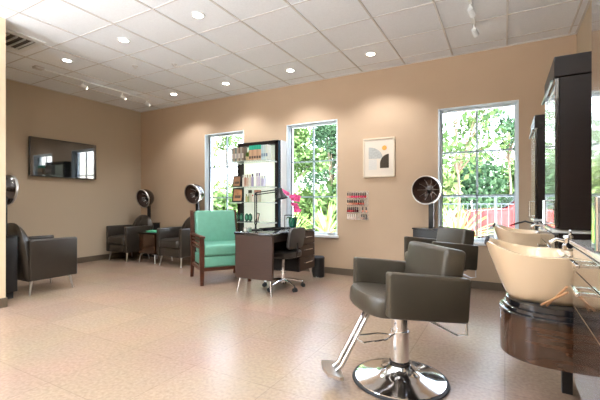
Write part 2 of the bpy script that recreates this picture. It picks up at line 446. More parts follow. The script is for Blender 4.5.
# ------------------------------------------------------------------ green chair (local faces -y)
t = thing('reception_chair', 'mint green cushioned chair with cherry wood frame beside the desk', 'armchair', (-3.60, 4.09, 0), math.atan2(.83, .56))
W2 = .33
for s in (-1, 1):
    build('front_leg', MB().loft([[(s*W2-.022, -.345, 0), (s*W2+.022, -.345, 0), (s*W2+.022, -.305, 0), (s*W2-.022, -.305, 0)],
                                  [(s*W2-.028, -.35, .25), (s*W2+.028, -.35, .25), (s*W2+.028, -.29, .25), (s*W2-.028, -.29, .25)],
                                  [(s*W2-.028, -.35, .63), (s*W2+.028, -.35, .63), (s*W2+.028, -.29, .63), (s*W2-.028, -.29, .63)]]), 'redwood', t)
    build('rear_leg', MB().loft([[(s*W2-.022, .36, 0), (s*W2+.022, .36, 0), (s*W2+.022, .4, 0), (s*W2-.022, .4, 0)],
                                 [(s*W2-.025, .27, .3), (s*W2+.025, .27, .3), (s*W2+.025, .33, .3), (s*W2-.025, .33, .3)],
                                 [(s*W2-.025, .29, .62), (s*W2+.025, .29, .62), (s*W2+.025, .35, .62), (s*W2-.025, .35, .62)],
                                 [(s*W2-.022, .37, .99), (s*W2+.022, .37, .99), (s*W2+.022, .41, .99), (s*W2-.022, .41, .99)]]), 'redwood', t)
    build('armrest', MB().box((s*W2, -.03, .645), (.07, .72, .032), .01, 2), 'redwood', t)
    r = MB()
    for zz in (.59, .54, .49): r.bx(s*W2-.01, s*W2+.01, -.3, .29, zz-.014, zz+.014, .003, 1)
    build('side_rail', r, 'redwood', t)
    build('side_apron', MB().bx(s*W2-.014, s*W2+.014, -.3, .28, .19, .235), 'redwood', t)
build('front_rail', MB().bx(-.31, .31, -.34, -.305, .19, .235), 'redwood', t)
build('rear_rail', MB().bx(-.31, .31, .27, .3, .19, .235), 'redwood', t)
build('seat_box', MB().bx(-.302, .302, -.345, .29, .235, .385, .02, 3), 'green', t)
build('seat_cushion', MB().bx(-.30, .30, -.365, .24, .387, .535, .035, 4), 'green', t)
Tb = Matrix.Translation((0, .235, .5)) @ Matrix.Rotation(radians(-11), 4, 'X')
build('back_cushion', MB().box((0, -.01, .235), (.6, .12, .51), .035, 4, T=Tb), 'green', t)
build('back_panel', MB().box((0, .065, .24), (.6, .02, .5), .004, 1, T=Tb), 'redwood', t)

# ------------------------------------------------------------------ desk
DX0, DX1, DY0, DY1 = -2.91, -2.365, 3.58, 4.68
t = thing('desk', 'dark brown manicure desk with black glass top and chrome legs', 'desk', ((DX0+DX1)/2, (DY0+DY1)/2, 0))
hx = (DX1-DX0)/2; hy = (DY1-DY0)/2
build('desktop', MB().bx(-hx-.01, hx+.01, -hy-.01, hy+.01, .715, .742, .004), 'blackg', t)
build('side_panel', MB().bx(-hx, hx, -hy, -hy+.04, .185, .714, .003, 1), 'deskwood', t)
build('back_panel', MB().bx(-hx, -hx+.02, -hy+.04, hy, .3, .714), 'deskwood', t)
build('apron', MB().bx(hx-.03, hx-.01, -hy+.04, hy-.44, .63, .714), 'espd', t)
ped = build('pedestal', MB().bx(-hx+.02, hx-.018, hy-.43, hy, .185, .714, .003, 1), 'espd', t)
for k in range(3):
    z0 = .195+k*.172
    d = build('drawer', MB().bx(hx-.018, hx, hy-.427, hy-.003, z0, z0+.166, .003, 1), 'deskwood', t)
    h = MB().tube([(hx, hy-.31, z0+.1), (hx+.022, hy-.31, z0+.1), (hx+.022, hy-.12, z0+.1), (hx, hy-.12, z0+.1)], .0065, 8)
    build('handle', h, 'chrome', d)
for (sx, sy) in ((-1, -1), (1, -1), (-1, 1), (1, 1)):
    build('leg', MB().cyl((sx*(hx-.05), sy*(hy-.05), .186), (sx*(hx-.02), sy*(hy-.02), 0), .02, .01, 12), 'chrome', t)

# desk lamp
bx_, by_ = -2.83, 3.90
t = thing('desk_lamp', 'black swing arm desk lamp standing on the desk', 'lamp', (bx_, by_, .743))
build('base', MB().lathe([(.075, 0), (.075, .012), (.05, .02), (.014, .024), (.012, .05), (.0005, .05)], n=28), 'blackm', t)
el = Vector((0, 0, .475)); hd = Vector((.30, .10, .49))
a = MB(); a.cyl((0, 0, .04), (.0, 0, .09), .012)
for s in (-.014, .014): a.cyl((s, 0, .08), (s, 0, .475), .008, n=8)
build('lower_arm', a, 'blackm', t)
a = MB()
for s in (0, .028): a.cyl((0, 0, .463+s), (.30, .10, .505+s), .007, n=8)
a.ball((0, 0, .475), .018, 10)
build('upper_arm', a, 'blackm', t)
Th = Matrix.Translation((.31, .103, .50)) @ Matrix.Rotation(radians(-12), 4, 'Y')
build('lamp_shade', MB().lathe([(.012, .05), (.03, .045), (.036, .0), (.042, -.02), (.08, -.075), (.084, -.09), (.08, -.088), (.04, -.025), (.0005, -.02)], n=28, T=Th, cap=False), 'blackm', t)

# things on the desk
t = thing('tray', 'long black tray lying on the desk behind the lamp base', 'tray', (-2.72, 4.12, .743), radians(78))
build('tray_bottom', MB().bx(-.16, .16, -.08, .08, 0, .008), 'blackg', t)
e = MB(); e.bx(-.16, .16, -.08, -.073, .004, .028).bx(-.16, .16, .073, .08, .004, .028).bx(-.16, -.153, -.073, .073, .004, .028).bx(.153, .16, -.073, .073, .004, .028)
build('tray_edge', e, 'blackm', t)
for i, (qx, qy, h_, c, nm) in enumerate(((-2.86, 3.72, .05, cm('jar_w', 226, 230, 222), 'small white jar at the near left edge of the desk'), (-2.80, 3.74, .06, cm('jar_g', 120, 150, 130), 'small grey green jar on the desk beside the white jar'),
        (-2.865, 3.80, .04, cm('jar_b', 190, 200, 205), 'small pale blue jar on the desk behind the white jar'))):
    t = thing('cosmetic_jar', nm, 'jar', (qx, qy, .743), 0, 'jars on the desk')
    build('jar_body', MB().lathe([(.018, 0), (.02, .004), (.02, h_*.7), (.0005, h_*.7)], n=16), c, t)
    build('lid', MB().lathe([(.021, h_*.7), (.021, h_), (.0005, h_)], n=16), 'satin', t)

# orchid
t = thing('potted_orchid', 'magenta orchid in a green glass pot at the far end of the desk', 'plant', (-2.66, 4.57, .743))
build('pot', MB().lathe([(.035, .004), (.055, .02), (.064, .08), (.06, .15), (.054, .15), (.055, .08), (.045, .03), (.0005, .025)], n=24), cm('pot_green', 16, 104, 78, .1, coat=.6), t)
wf = MB(); q = .085
for sx in (-q, q):
    for sy in (-q, q): wf.cyl((sx, sy, 0), (sx, sy, .185), .005, n=6)
for zz in (.004, .182):
    wf.tube([(-q, -q, zz), (q, -q, zz), (q, q, zz), (-q, q, zz)], .005, 6, closed=True)
build('wire_stand', wf, 'blackm', t)
build('moss', MB().lathe([(.053, .13), (.035, .145), (.0005, .15)], n=14), cm('moss', 60, 74, 40, .9), t)
stems = []
for pts in ([(0, 0, .13), (.02, -.01, .24), (.03, .0, .35), (.0, -.01, .45), (-.12, -.05, .52)], [(.01, .01, .13), (.05, .01, .2), (.08, .0, .28), (.08, -.01, .33)]):
    stems.append(pts); build('stem', MB().tube(pts, .004, 6), cm('stem_green', 74, 110, 52), t)
lf = MB()
for a in (20, 150, 260, 330):
    d = Vector((cos(radians(a)), sin(radians(a)), 0)); n_ = Vector((-d.y, d.x, 0)); prev = None; vs = []
    for k in range(7):
        s = k/6; wv = .022*sin(pi*min(1, s*.9+.1)); c = d*(.02+.13*s)+Vector((0, 0, .13+.05*sin(pi*s*.8)-.03*s))
        vs += [c+n_*wv, c-Vector((0, 0, .006)), c-n_*wv]
    fs = []
    for k in range(6):
        for j in (0, 1): fs.append((k*3+j, k*3+j+1, k*3+j+4, k*3+j+3))
    lf.add(vs, fs)
build('leaves', lf, cm('leaf_green', 46, 92, 44, .4), t)
pm = cm('petal', 236, 84, 158, .5); cmx = cm('petal_heart', 150, 10, 80, .5)
rnd = random.Random(3)
fl = [(-.14, -.05, .53), (-.10, -.05, .51), (-.07, -.03, .49), (-.02, -.02, .45), (.03, -.02, .46), (.07, -.03, .45), (.11, -.02, .44), (.0, .0, .41), (.05, -.01, .41), (.09, .0, .40),
      (.02, -.03, .34), (.06, -.01, .33), (.03, .0, .29), (.08, -.02, .29), (.06, -.03, .25), (.10, 0, .25)]
for (fx, fy, fz) in fl:
    m_ = MB(); dirn = Vector((.35+rnd.uniform(-.3, .3), -1, rnd.uniform(-.2, .2))).normalized()
    a1 = dirn.cross(Vector((0, 0, 1))).normalized(); a2 = a1.cross(dirn)
    for k in range(5):
        a = 2*pi*k/5+pi/2; d = a1*cos(a)+a2*sin(a); n_ = dirn.cross(d)
        c = Vector((fx, fy, fz)); L_ = .034; wd = .02
        m_.add([c, c+d*L_*.5+n_*wd+dirn*.004, c+d*L_+dirn*.002, c+d*L_*.5-n_*wd+dirn*.004, c+d*L_*.5-dirn*.004], [(0, 1, 2, 3), (0, 1, 4), (1, 2, 4), (2, 3, 4), (3, 0, 4)])
    b = build('blossom', m_, pm, t)
    build('blossom_heart', MB().ball(Vector((fx, fy, fz))+dirn*.006, .006, 8), cmx, b)

# office chair (local faces -x)
t = thing('office_chair', 'black swivel chair with low back and chrome star base at the desk', 'chair', (-2.50, 4.05, 0))
def rrect(w_, d_, r, z, cx=0, cy=0, n=5):
    pts = []
    for (sx, sy, a0) in ((1, 1, 0), (-1, 1, 90), (-1, -1, 180), (1, -1, 270)):
        for k in range(n):
            a = radians(a0+k*90/(n-1)); pts.append((cx+sx*(w_/2-r)+r*cos(a), cy+sy*(d_/2-r)+r*sin(a), z))
    return pts
build('seat', MB().loft([rrect(.36, .34, .08, .405), rrect(.40, .38, .09, .42), rrect(.40, .38, .09, .475), rrect(.36, .34, .09, .495), rrect(.2, .2, .06, .5)]), 'leatherd', t)
bk = []
for (xx, dw, ins) in ((.155, 0, .03), (.163, 0, .008), (.18, 0, 0), (.20, 0, .008), (.205, 0, .03)):
    l = []
    for (u, v_, _) in rrect(.38-ins, .27-ins, .06, 0): l.append((xx+(v_)*.16+.012-.10*(u*u), u, .655+v_))
    bk.append(l)
build('backrest', MB().loft(bk), cm('grey_leather', 62, 60, 60, .35), t)
build('back_bracket', MB().tube([(.05, 0, .40), (.19, 0, .41), (.215, 0, .5), (.205, 0, .6)], .012, 8), 'blackm', t)
build('gas_post', MB().lathe([(.028, .08), (.028, .2), (.018, .2), (.018, .38), (.06, .39), (.06, .404), (.0005, .404)], n=20), 'chrome', t)
for k in range(5):
    a = radians(72*k-26); d = Vector((cos(a), sin(a), 0))
    build('base_arm', MB().tube([d*.02+Vector((0, 0, .115)), d*.12+Vector((0, 0, .105)), d*.26+Vector((0, 0, .07))], .018, 8, .011), 'chrome', t)
    n_ = Vector((-d.y, d.x, 0)); c = d*.265+Vector((0, 0, .026))
    cs = MB()
    for s in (-1, 1): cs.cyl(c+n_*s*.006, c+n_*s*.024, .026, n=14)
    cs.cyl(c+Vector((0, 0, .02)), c+Vector((0, 0, .045)), .008, n=8)
    build('caster', cs, 'rubber', t)

# waste bin
t = thing('pedal_bin', 'small black pedal bin on the floor by the desk', 'bin', (-2.44, 4.93, 0))
build('bin_body', MB().lathe([(.085, 0), (.1, .01), (.1, .27), (.0005, .27)], n=32), 'blackm', t)
build('lid', MB().lathe([(.102, .27), (.102, .29), (.09, .305), (.0005, .315)], n=32), 'rubber', t)
build('pedal', MB().bx(.02, .07, -.14, -.095, .01, .025, .004), 'chrome', t)

# ------------------------------------------------------------------ display shelves
SX0, SX1 = -4.06, -3.16
t = thing('display_shelf', 'tall dark framed retail display with glass shelves and lit back', 'shelf', ((SX0+SX1)/2, 5.12, 0))
hw = (SX1-SX0)/2
f = MB(); f.bx(-hw, hw-.07, -.06, .1, 2.07, 2.13, .003, 1).bx(-hw, -hw+.05, -.06, .1, 0, 2.07).bx(hw-.13, hw-.07, -.06, .1, 0, 2.13, .003, 1).bx(-hw+.05, hw-.13, -.06, .1, 0, .1)
build('frame', f, 'espd', t)
build('side_upright', MB().bx(hw-.07, hw-.02, -.05, .1, 0, 2.12, .002, 1), cm('blue_steel', 40, 62, 80, .2, coat=.6), t)
build('side_edge', MB().bx(hw-.02, hw, -.05, .1, 0, 2.12, .002, 1), 'white', t)
build('back_panel', MB().bx(-hw+.05, hw-.13, .06, .08, .1, 2.07), 'ledpanel', t)
shz = [1.785, 1.365, 1.115, .79]
YS0, YS1 = 4.76-5.12, -.06
for zz in shz:
    s_ = build('glass_shelf', MB().bx(-3.985+3.61, -3.245+3.61, YS0, YS1, zz-.008, zz, .001, 1), 'shglass', t)
    build('bracket', MB().bx(-3.26+3.61, -3.245+3.61, YS0, YS1, zz-.022, zz-.009), 'white', s_)
    build('bracket', MB().bx(-3.985+3.61, -3.97+3.61, YS0, YS1, zz-.022, zz-.009), 'satin', s_)

def place(kind, label, cat, group, x, y, z, *parts):
    t = thing(kind, label, cat, (x, y, z), 0, group)
    for (n, mb, m) in parts: build(n, mb, m, t)
    return t
# top shelf boxes
z = shz[0]; xx = -3.975
cols = [(128, 132, 124), (150, 128, 112), (96, 112, 108), (170, 150, 134), (118, 98, 84), (150, 142, 130), (120, 104, 92)]
order = ['first', 'second', 'third', 'fourth', 'fifth', 'sixth', 'seventh', 'eighth', 'ninth', 'tenth']
for i, c in enumerate(cols):
    k = 'prodbox%d' % i; m_ = cm(k, *c); w_ = .032
    place('product_box', '%s grey-brown product box from the left on the top shelf' % order[i], 'box', 'boxes on the top glass shelf', xx+w_/2, 4.85, z,
          ('carton', MB().bx(-w_/2, w_/2, -.05, .05, 0, .225+.004*(i % 3), .001, 1), m_), ('label_band', MB().bx(-w_/2+.003, w_/2-.003, -.0512, -.0502, .05, .13), cm('band%d' % (i % 2), 210-40*(i % 2), 200-40*(i % 2), 188-30*(i % 2))))
    xx += w_+.004
t = thing('potted_succulent', 'small green plant in a pale pot on the top glass shelf', 'plant', (xx+.05, 4.85, z), 0)
build('pot', MB().lathe([(.03, 0), (.042, .07), (.038, .07), (.0005, .05)], n=18), cm('pot_tan', 200, 176, 140), t)
sl = MB(); rr_ = random.Random(5)
for k in range(40):
    a = rr_.uniform(0, 2*pi); e_ = rr_.uniform(.4, 1.4); d = Vector((cos(a)*cos(e_), sin(a)*cos(e_), sin(e_))); n_ = Vector((-sin(a), cos(a), 0)); c = Vector((0, 0, .06)); L_ = rr_.uniform(.08, .14)
    sl.add([c-n_*.004, c+d*L_*.5-n_*.014, c+d*L_, c+d*L_*.5+n_*.014, c+n_*.004], [(0, 1, 2, 3, 4)])
build('foliage', sl, cm('succ', 84, 120, 36, .6), t)
xx += .105
for i in range(5):
    w_ = .045
    place('product_box', '%s teal-topped tan product box right of the succulent on top shelf' % order[i], 'box', 'boxes on the top glass shelf', xx+w_/2, 4.85, z,
          ('carton', MB().bx(-w_/2, w_/2, -.05, .05, 0, .17, .001, 1), cm('tanb%d' % (i % 2), 196-18*(i % 2), 160-16*(i % 2), 130-14*(i % 2))),
          ('teal_top', MB().bx(-w_/2, w_/2, -.05, .05, .17, .24, .001, 1), cm('tealtop', 34, 170, 140)),
          ('label_band', MB().bx(-w_/2+.004, w_/2-.004, -.0512, -.0502, .03, .07), cm('brownband', 86, 70, 60)))
    xx += w_+.003
for i in range(3):
    w_ = .040
    place('product_box', '%s of the three pale blue product boxes ending the top shelf' % order[i], 'box', 'boxes on the top glass shelf', xx+w_/2, 4.85, z,
          ('carton', MB().bx(-w_/2, w_/2, -.05, .05, 0, .235, .001, 1), cm('bluebox%d' % i, 170+20*i, 196+10*i, 206)),
          ('label_band', MB().bx(-w_/2+.004, w_/2-.004, -.0512, -.0502, .05, .1), cm('bluband', 120, 140, 160)))
    xx += w_+.003
# second shelf
def pframe(label, x, y, z, w_, h_, tiltdeg=8, c=(150, 112, 84)):
    t = thing('photo_frame', label, 'picture frame', (x, y, z))
    T = Matrix.Rotation(radians(-tiltdeg), 4, 'X')
    f = MB(); b = w_*.1
    f.box((0, 0, b/2), (w_, .014, b), T=T).box((0, 0, h_-b/2), (w_, .014, b), T=T).box((-w_/2+b/2, 0, h_/2), (b, .014, h_-2*b), T=T).box((w_/2-b/2, 0, h_/2), (b, .014, h_-2*b), T=T)
    build('frame', f, 'blackm', t)
    build('picture', MB().box((0, .001, h_/2), (w_-2*b, .006, h_-2*b), T=T), cm('pic%d' % (c[0]), *c), t)
    build('picture_patch', MB().box((0, -.003, h_*.38), (w_*.55, .003, h_*.2), T=T), cm('pat%d' % c[1], c[0]*.5, c[1]*.55, c[2]*.6), t)
    build('easel_back', MB().tube([(0, .01, h_*.6), (0, h_*.28+.02, .006)], .004, 6), 'blackm', t)
    return t
pframe('small photo frame at the left end of the second glass shelf', -3.88, 4.81, shz[1], .17, .19)
pframe('larger photo frame at the left end of the third glass shelf', -3.865, 4.81, shz[2], .22, .235, 8, (176, 128, 92))
def bottle(label, x, y, z, r, h_, c, cap, group):
    t = thing('product_bottle', label, 'bottle', (x, y, z), 0, group)
    build('bottle_body', MB().lathe([(r*.9, 0), (r, .006), (r, h_*.72), (r*.5, h_*.8), (.0005, h_*.8)], n=16), cm('bt%d_%d_%d' % c, *c), t)
    build('cap', MB().lathe([(r*.62, h_*.79), (r*.62, h_), (.0005, h_)], n=12), cm('cp%d_%d_%d' % cap, *cap), t)
    return t
G2 = 'bottles on the second glass shelf'
seq = [(-3.775, .018, .2, (232, 228, 218), (200, 198, 190), 'white bottle just right of the small photo frame'),
       (-3.735, .02, .2, (190, 150, 130), (232, 226, 220), 'tan bottle with a white cap on the second glass shelf'),
       (-3.69, .018, .2, (214, 190, 172), (160, 140, 130), 'pinkish beige bottle right of the tan one'),
       (-3.64, .02, .2, (226, 220, 206), (210, 190, 160), 'cream bottle in the middle of the second glass shelf'),
       (-3.59, .02, .21, (170, 160, 190), (40, 40, 80), 'lilac bottle with a navy cap on the second glass shelf'),
       (-3.50, .019, .22, (220, 212, 220), (120, 90, 140), 'tall pale bottle with a purple cap, left one of two'),
       (-3.455, .019, .22, (206, 196, 214), (110, 84, 140), 'tall pale bottle with a purple cap, right one of two'),
       (-3.40, .02, .17, (196, 190, 214), (220, 216, 226), 'short lavender bottle near the right end'),
       (-3.35, .02, .17, (204, 204, 226), (190, 190, 214), 'short blue-grey bottle rightmost on the second glass shelf')]
for (bx1, r, h_, c, cap, lab) in seq: bottle(lab, bx1, 4.86, shz[1], r, h_, c, cap, G2)
seq = [(-3.70, .016, .13, (196, 190, 140), (120, 130, 90), 'slim olive bottle on the third glass shelf'),
       (-3.66, .016, .12, (150, 170, 120), (196, 196, 170), 'slim green bottle on the third glass shelf'),
       (-3.57, .016, .12, (236, 226, 216), (196, 40, 40), 'white bottle with red cap, left of three on the third shelf'),
       (-3.53, .016, .12, (240, 230, 220), (214, 50, 44), 'white bottle with red cap, middle of three on the third shelf'),
       (-3.49, .016, .12, (232, 222, 214), (206, 44, 48), 'white bottle with red cap, right of three on the third shelf')]
for (bx1, r, h_, c, cap, lab) in seq: bottle(lab, bx1, 4.84, shz[2], r, h_, c, cap, 'bottles on the third glass shelf')
for (qx, c, lab) in ((-3.72, (60, 66, 50), 'dark olive jar at the back of the third glass shelf'), (-3.60, (214, 160, 140), 'left salmon pink jar at the back of the third glass shelf'), (-3.53, (206, 150, 130), 'right salmon pink jar at the back of the third glass shelf')):
    t = thing('cosmetic_jar', lab, 'jar', (qx, 4.97, shz[2]), 0, 'jars on the third glass shelf')
    build('jar_body', MB().lathe([(.028, 0), (.03, .15), (.0005, .15)], n=16), cm('jr%d' % c[0], 226, 222, 206), t)
    build('lid', MB().lathe([(.031, .15), (.031, .2), (.0005, .2)], n=16), cm('jl%d' % c[0], *c), t)
# oval jars lowest shelf
for i, (qx, lab) in enumerate(((-3.90, 'leftmost of four dark green oval plaques on lowest shelf'), (-3.80, 'second dark green oval plaque from the left on lowest shelf'), (-3.69, 'third dark green oval plaque from the left on lowest shelf'), (-3.62, 'rightmost dark green oval plaque on lowest shelf'))):
    t = thing('oval_plaque', lab, 'plaque', (qx, 4.84, shz[3]), 0, 'green oval plaques on the lowest shelf')
    T = Matrix.Translation((0, 0, .075)) @ Matrix.Rotation(radians(90), 4, 'X') @ Matrix.Diagonal((.6, 1, 1, 1))
    build('disc', MB().lathe([(.0005, -.01), (.06, -.01), (.066, 0), (.06, .01), (.0005, .01)], n=28, T=T), cm('ovgreen', 30, 84, 66, .3), t)
    build('inset', MB().lathe([(.0005, .0105), (.035, .0105), (.035, .013), (.0005, .013)], n=24, T=T), cm('ovlight', 90, 150, 120, .3), t)
    build('foot', MB().bx(-.03, .03, -.02, .02, 0, .012), 'blackm', t)
t = thing('photo_frame', 'narrow slanted black photo frame at the right of the lowest shelf', 'picture frame', (-3.49, 4.84, shz[3]))
T = Matrix.Rotation(radians(12), 4, 'Y')
f = MB()
f.box((0, 0, .078), (.055, .012, .15), .002, 1, T=T); build('frame', f, 'blackm', t)
build('picture', MB().box((0, -.007, .078), (.032, .003, .125), T=T), cm('pale_pic', 220, 206, 190), t)
build('foot', MB().bx(-.03, .03, -.02, .03, 0, .008), 'blackm', t)

# ------------------------------------------------------------------ wall art
t = thing('framed_print', 'framed abstract print with grey, black and orange shapes on the wall', 'picture', (-1.60, YB, 1.475))
f = MB(); w_, h_ = .235, .57
f.bx(-w_, w_, -.03, -.001, 0, .022, .003, 1).bx(-w_, w_, -.03, -.001, h_-.022, h_, .003, 1).bx(-w_, -w_+.022, -.03, -.001, .022, h_-.022).bx(w_-.022, w_, -.03, -.001, .022, h_-.022)
build('frame', f, 'frame', t)
build('mat_board', MB().bx(-w_+.02, w_-.02, -.018, -.004, .02, h_-.02), 'paper', t)
def arch(x0, x1, z0, zr, flipq=None, n=16):
    pts = [(x0, z0), (x1, z0)]
    return pts
gp = [(-.15, .27), (-.15, .44)]+[(-.15+.21*sin(radians(a)), .27+.17*cos(radians(a))) for a in range(8, 91, 8)]+[(.06, .27)]
build('grey_shape', MB().prism(gp, -.0195, -.018, 'y'), cm('art_grey', 176, 178, 176, .7, noise=(40, .15)), t)
build('pale_shape', MB().prism([(-.15, .11), (-.03, .11), (-.03, .26), (-.15, .26)], -.0195, -.018, 'y'), cm('art_pale', 208, 206, 200, .7, noise=(60, .12, (8, 1, 1))), t)
dp = [(.02, .13), (.15, .13), (.15, .33)]+[(.15-.13*sin(radians(a)), .19+.14*cos(radians(a))) for a in range(8, 91, 8)]
build('dark_shape', MB().prism(dp, -.021, -.0195, 'y'), cm('art_dark', 62, 52, 38, .7, noise=(50, .3)), t)
build('orange_dot', MB().prism([(.085+.035*cos(2*pi*k/20), .42+.035*sin(2*pi*k/20)) for k in range(20)], -.0195, -.018, 'y'), cm('art_orange', 214, 160, 76, .7), t)

# ------------------------------------------------------------------ nail polish rack
RX, RZ = -1.925, .855
t = thing('polish_rack', 'clear acrylic wall rack holding rows of nail polish', 'rack', (RX, YB, RZ))
build('back_plate', MB().bx(-.17, .17, -.006, -.001, -.01, .42), 'acr', t)
levels = [.32, .215, .105, .0]
for lz in levels:
    build('ledge', MB().bx(-.165, .165, -.045, -.006, lz-.006, lz, .001, 1).bx(-.165, .165, -.045, -.042, lz, lz+.008), 'acr', t)
def polish(x, z, c, lab, cap=(20, 16, 18)):
    t = thing('nail_polish_bottle', lab, 'nail polish', (x, YB-.025, z), 0, 'nail polish bottles in the wall rack')
    build('bottle_body', MB().lathe([(.012, 0), (.0135, .004), (.0135, .03), (.006, .036), (.0005, .036)], n=12), cm('np%d_%d_%d' % c, *c, .12), t)
    build('cap', MB().lathe([(.0085, .034), (.0075, .078), (.0005, .079)], n=10), cm('npc%d' % cap[0], *cap, .3), t)
rows = [('top row', 9, [(226, 150, 140), (220, 120, 120), (210, 50, 90), (206, 20, 90), (214, 20, 100), (200, 16, 80), (210, 30, 70), (196, 20, 80), (206, 30, 60)], 0),
        ('second row', 8, [(220, 180, 150), (226, 150, 120), (210, 130, 100), (200, 120, 90), (214, 110, 90), (170, 50, 40), (180, 60, 50), (190, 90, 70)], 0),
        ('third row', 6, [(150, 30, 40), (190, 30, 50), (170, 24, 40), (120, 20, 30), (90, 20, 30), (70, 20, 26)], 0),
        ('bottom row', 5, [(230, 220, 210), (226, 210, 196), (236, 224, 214), (220, 200, 190), (230, 206, 196)], 1)]
for (rn, n, cs, wcap), lz in zip(rows, levels):
    for i in range(n):
        polish(RX-.15+i*(.0345 if n > 6 else .031), RZ+lz, cs[i], '%s nail polish bottle from the left in the %s of the wall rack' % (order[i], rn), (224, 216, 206) if wcap else (20, 16, 18))
for i, (qx, c) in enumerate(((.085, (210, 130, 110)), (.14, (216, 150, 120)))):
    polish(RX+qx, RZ+levels[2], c, '%s salmon nail polish bottle at the right end of the third row' % ['left', 'right'][i])
for i in range(3):
    polish(RX+.07+i*.035, RZ+levels[3], [(190, 150, 130), (150, 120, 110), (90, 80, 80)][i], '%s nail polish bottle of three at the right end of the bottom row' % ['left', 'middle', 'right'][i])

# small white dish on the sill
t = thing('soap_dish', 'small white dish with a reddish soap on the middle window sill', 'dish', (-2.37, 5.255, .601))
build('dish', MB().lathe([(.03, 0), (.04, .004), (.06, .035), (.055, .036), (.036, .01), (.0005, .01)], n=24), 'white', t)
build('soap', MB().ball((0, 0, .03), .03, 12, (1, .8, .6)), cm('soap', 190, 140, 130), t)

# ------------------------------------------------------------------ styling chairs (local faces +x)
def styling_chair(label, loc, rz):
    t = thing('styling_chair', label, 'salon chair', loc, rz, 'hydraulic styling chairs')
    TL = Matrix.Translation((-.03, 0, .455)) @ Matrix.Rotation(radians(-6.5), 4, 'Y')
    Z0 = .0
    for s in (-1, 1):
        # arm: a padded slab, front edge raked
        y0, y1 = s*.245, s*.315
        ya, yb = min(y0, y1), max(y0, y1)
        loops = []
        prof = [(-.235, .0), (.235, .0), (.262, .245), (-.225, .25)]
        def inset(pr, d):
            cx = sum(p[0] for p in pr)/4; cz = sum(p[1] for p in pr)/4
            return [(p[0]-math.copysign(d, p[0]-cx), p[1]-math.copysign(d, p[1]-cz)) for p in pr]
        def rnd4(pr, r=.02, n=4):
            out = []
            for i in range(4):
                p = Vector(pr[i]); a = (Vector(pr[i-1])-p).normalized(); b = (Vector(pr[(i+1) % 4])-p).normalized()
                for k in range(n+1):
                    f_ = k/n; q0 = p+a*r; q2 = p+b*r; out.append(tuple(q0.lerp(p, f_).lerp(p.lerp(q2, f_), f_)))
            return out
        for (yy, d) in ((ya, .014), (ya+.005, .004), (ya+.014, 0), (yb-.014, 0), (yb-.005, .004), (yb, .014)):
            loops.append([TL @ Vector((p[0], yy, p[1]+Z0)) for p in rnd4(inset(prof, d))])
        build('arm', MB().loft(loops), 'leather', t)
    # seat cushion with bowed front
    def seatloop(ins, z):
        pts = []; hw_ = .243-ins
        N = 14
        for k in range(N+1):
            a = -pi/2+pi*k/N; pts.append(TL @ Vector((.20+(.13-ins)*cos(a)**.7 if cos(a) > 1e-6 else .20, hw_*sin(a), z)))
        pts.append(TL @ Vector((-.18+ins, hw_, z))); pts.append(TL @ Vector((-.18+ins, -hw_, z)))
        return pts
    build('seat', MB().loft([seatloop(.04, -.027), seatloop(.012, -.019), seatloop(0, .0), seatloop(0, .062), seatloop(.012, .083), seatloop(.05, .093), seatloop(.12, .095)]), 'leather', t)
    # back cushion
    TB = TL @ Matrix.Translation((-.15, 0, .07)) @ Matrix.Rotation(radians(-3), 4, 'Y')
    build('backrest', MB().box((0, 0, .162), (.14, .484, .336), .03, 4, T=TB), 'leather', t)
    build('seat_pan', MB().box((0, 0, -.02), (.3, .3, .018), .004, 1, T=TL), 'blackm', t)
    # column
    build('pump_column', MB().lathe([(.056, .10), (.056, .30), (.06, .30), (.06, .31), (.05, .31), (.05, .415), (.09, .418), (.09, .428), (.0005, .428)], n=32), 'chrome', t)
    build('column_collar', MB().lathe([(.064, .085), (.064, .12), (.057, .125), (.057, .085), (.064, .085)], n=32), 'blackg', t)
    build('base', MB().lathe([(.275, .012), (.272, .02), (.22, .032), (.15, .045), (.105, .06), (.08, .08), (.066, .1), (.0005, .1)], n=64), 'chrome', t)
    build('base_gasket', MB().lathe([(.285, 0), (.292, .006), (.289, .014), (.272, .017), (.27, .0)], n=64), 'rubber', t)
    # footrest
    fr = build('footrest', MB().tube([TL @ Vector((.16, .03, -.02)), TL @ Vector((.24, .03, -.05)), (.385, .03, .125), (.42, .03, .10)], .0125, 10)
               .tube([TL @ Vector((.16, -.03, -.02)), TL @ Vector((.24, -.03, -.05)), (.385, -.03, .125), (.42, -.03, .10)], .0125, 10), 'chrome', t)
    pl = MB()
    top = [(x_-.01, y_*.72) for x_, y_ in [(.385, -.02), (.40, -.15), (.43, -.165), (.49, -.13), (.505, 0), (.49, .13), (.43, .165), (.40, .15)]]
    pl.loft([[Vector((x_, y_, .085+(x_-.43)*.25)) for x_, y_ in top], [Vector((x_, y_, .105+(x_-.43)*.25)) for x_, y_ in top]])
    build('foot_plate', pl, 'satin', fr)
    # pump lever loop
    build('pump_lever', MB().tube([(.045, .03, .30), (.13, .09, .29), (.27, .10, .285), (.29, .06, .285), (.27, -.02, .285), (.12, -.06, .275), (.045, -.04, .27)], .005, 8), 'chrome', t)
    build('recline_bar', MB().tube([TL @ Vector((-.05, .2, -.02)), TL @ Vector((-.22, .24, -.085)), TL @ Vector((-.255, .27, -.07)), TL @ Vector((-.24, .27, .04))], .006, 8), 'satin', t)
    return t
RZ_ = math.atan2(-.6275, -.778)
styling_chair('nearest taupe leather styling chair on a round chrome base', (-.572, 2.305, 0), RZ_)
styling_chair('farther taupe leather styling chair in front of the right window', (-.64, 4.10, 0), radians(221))

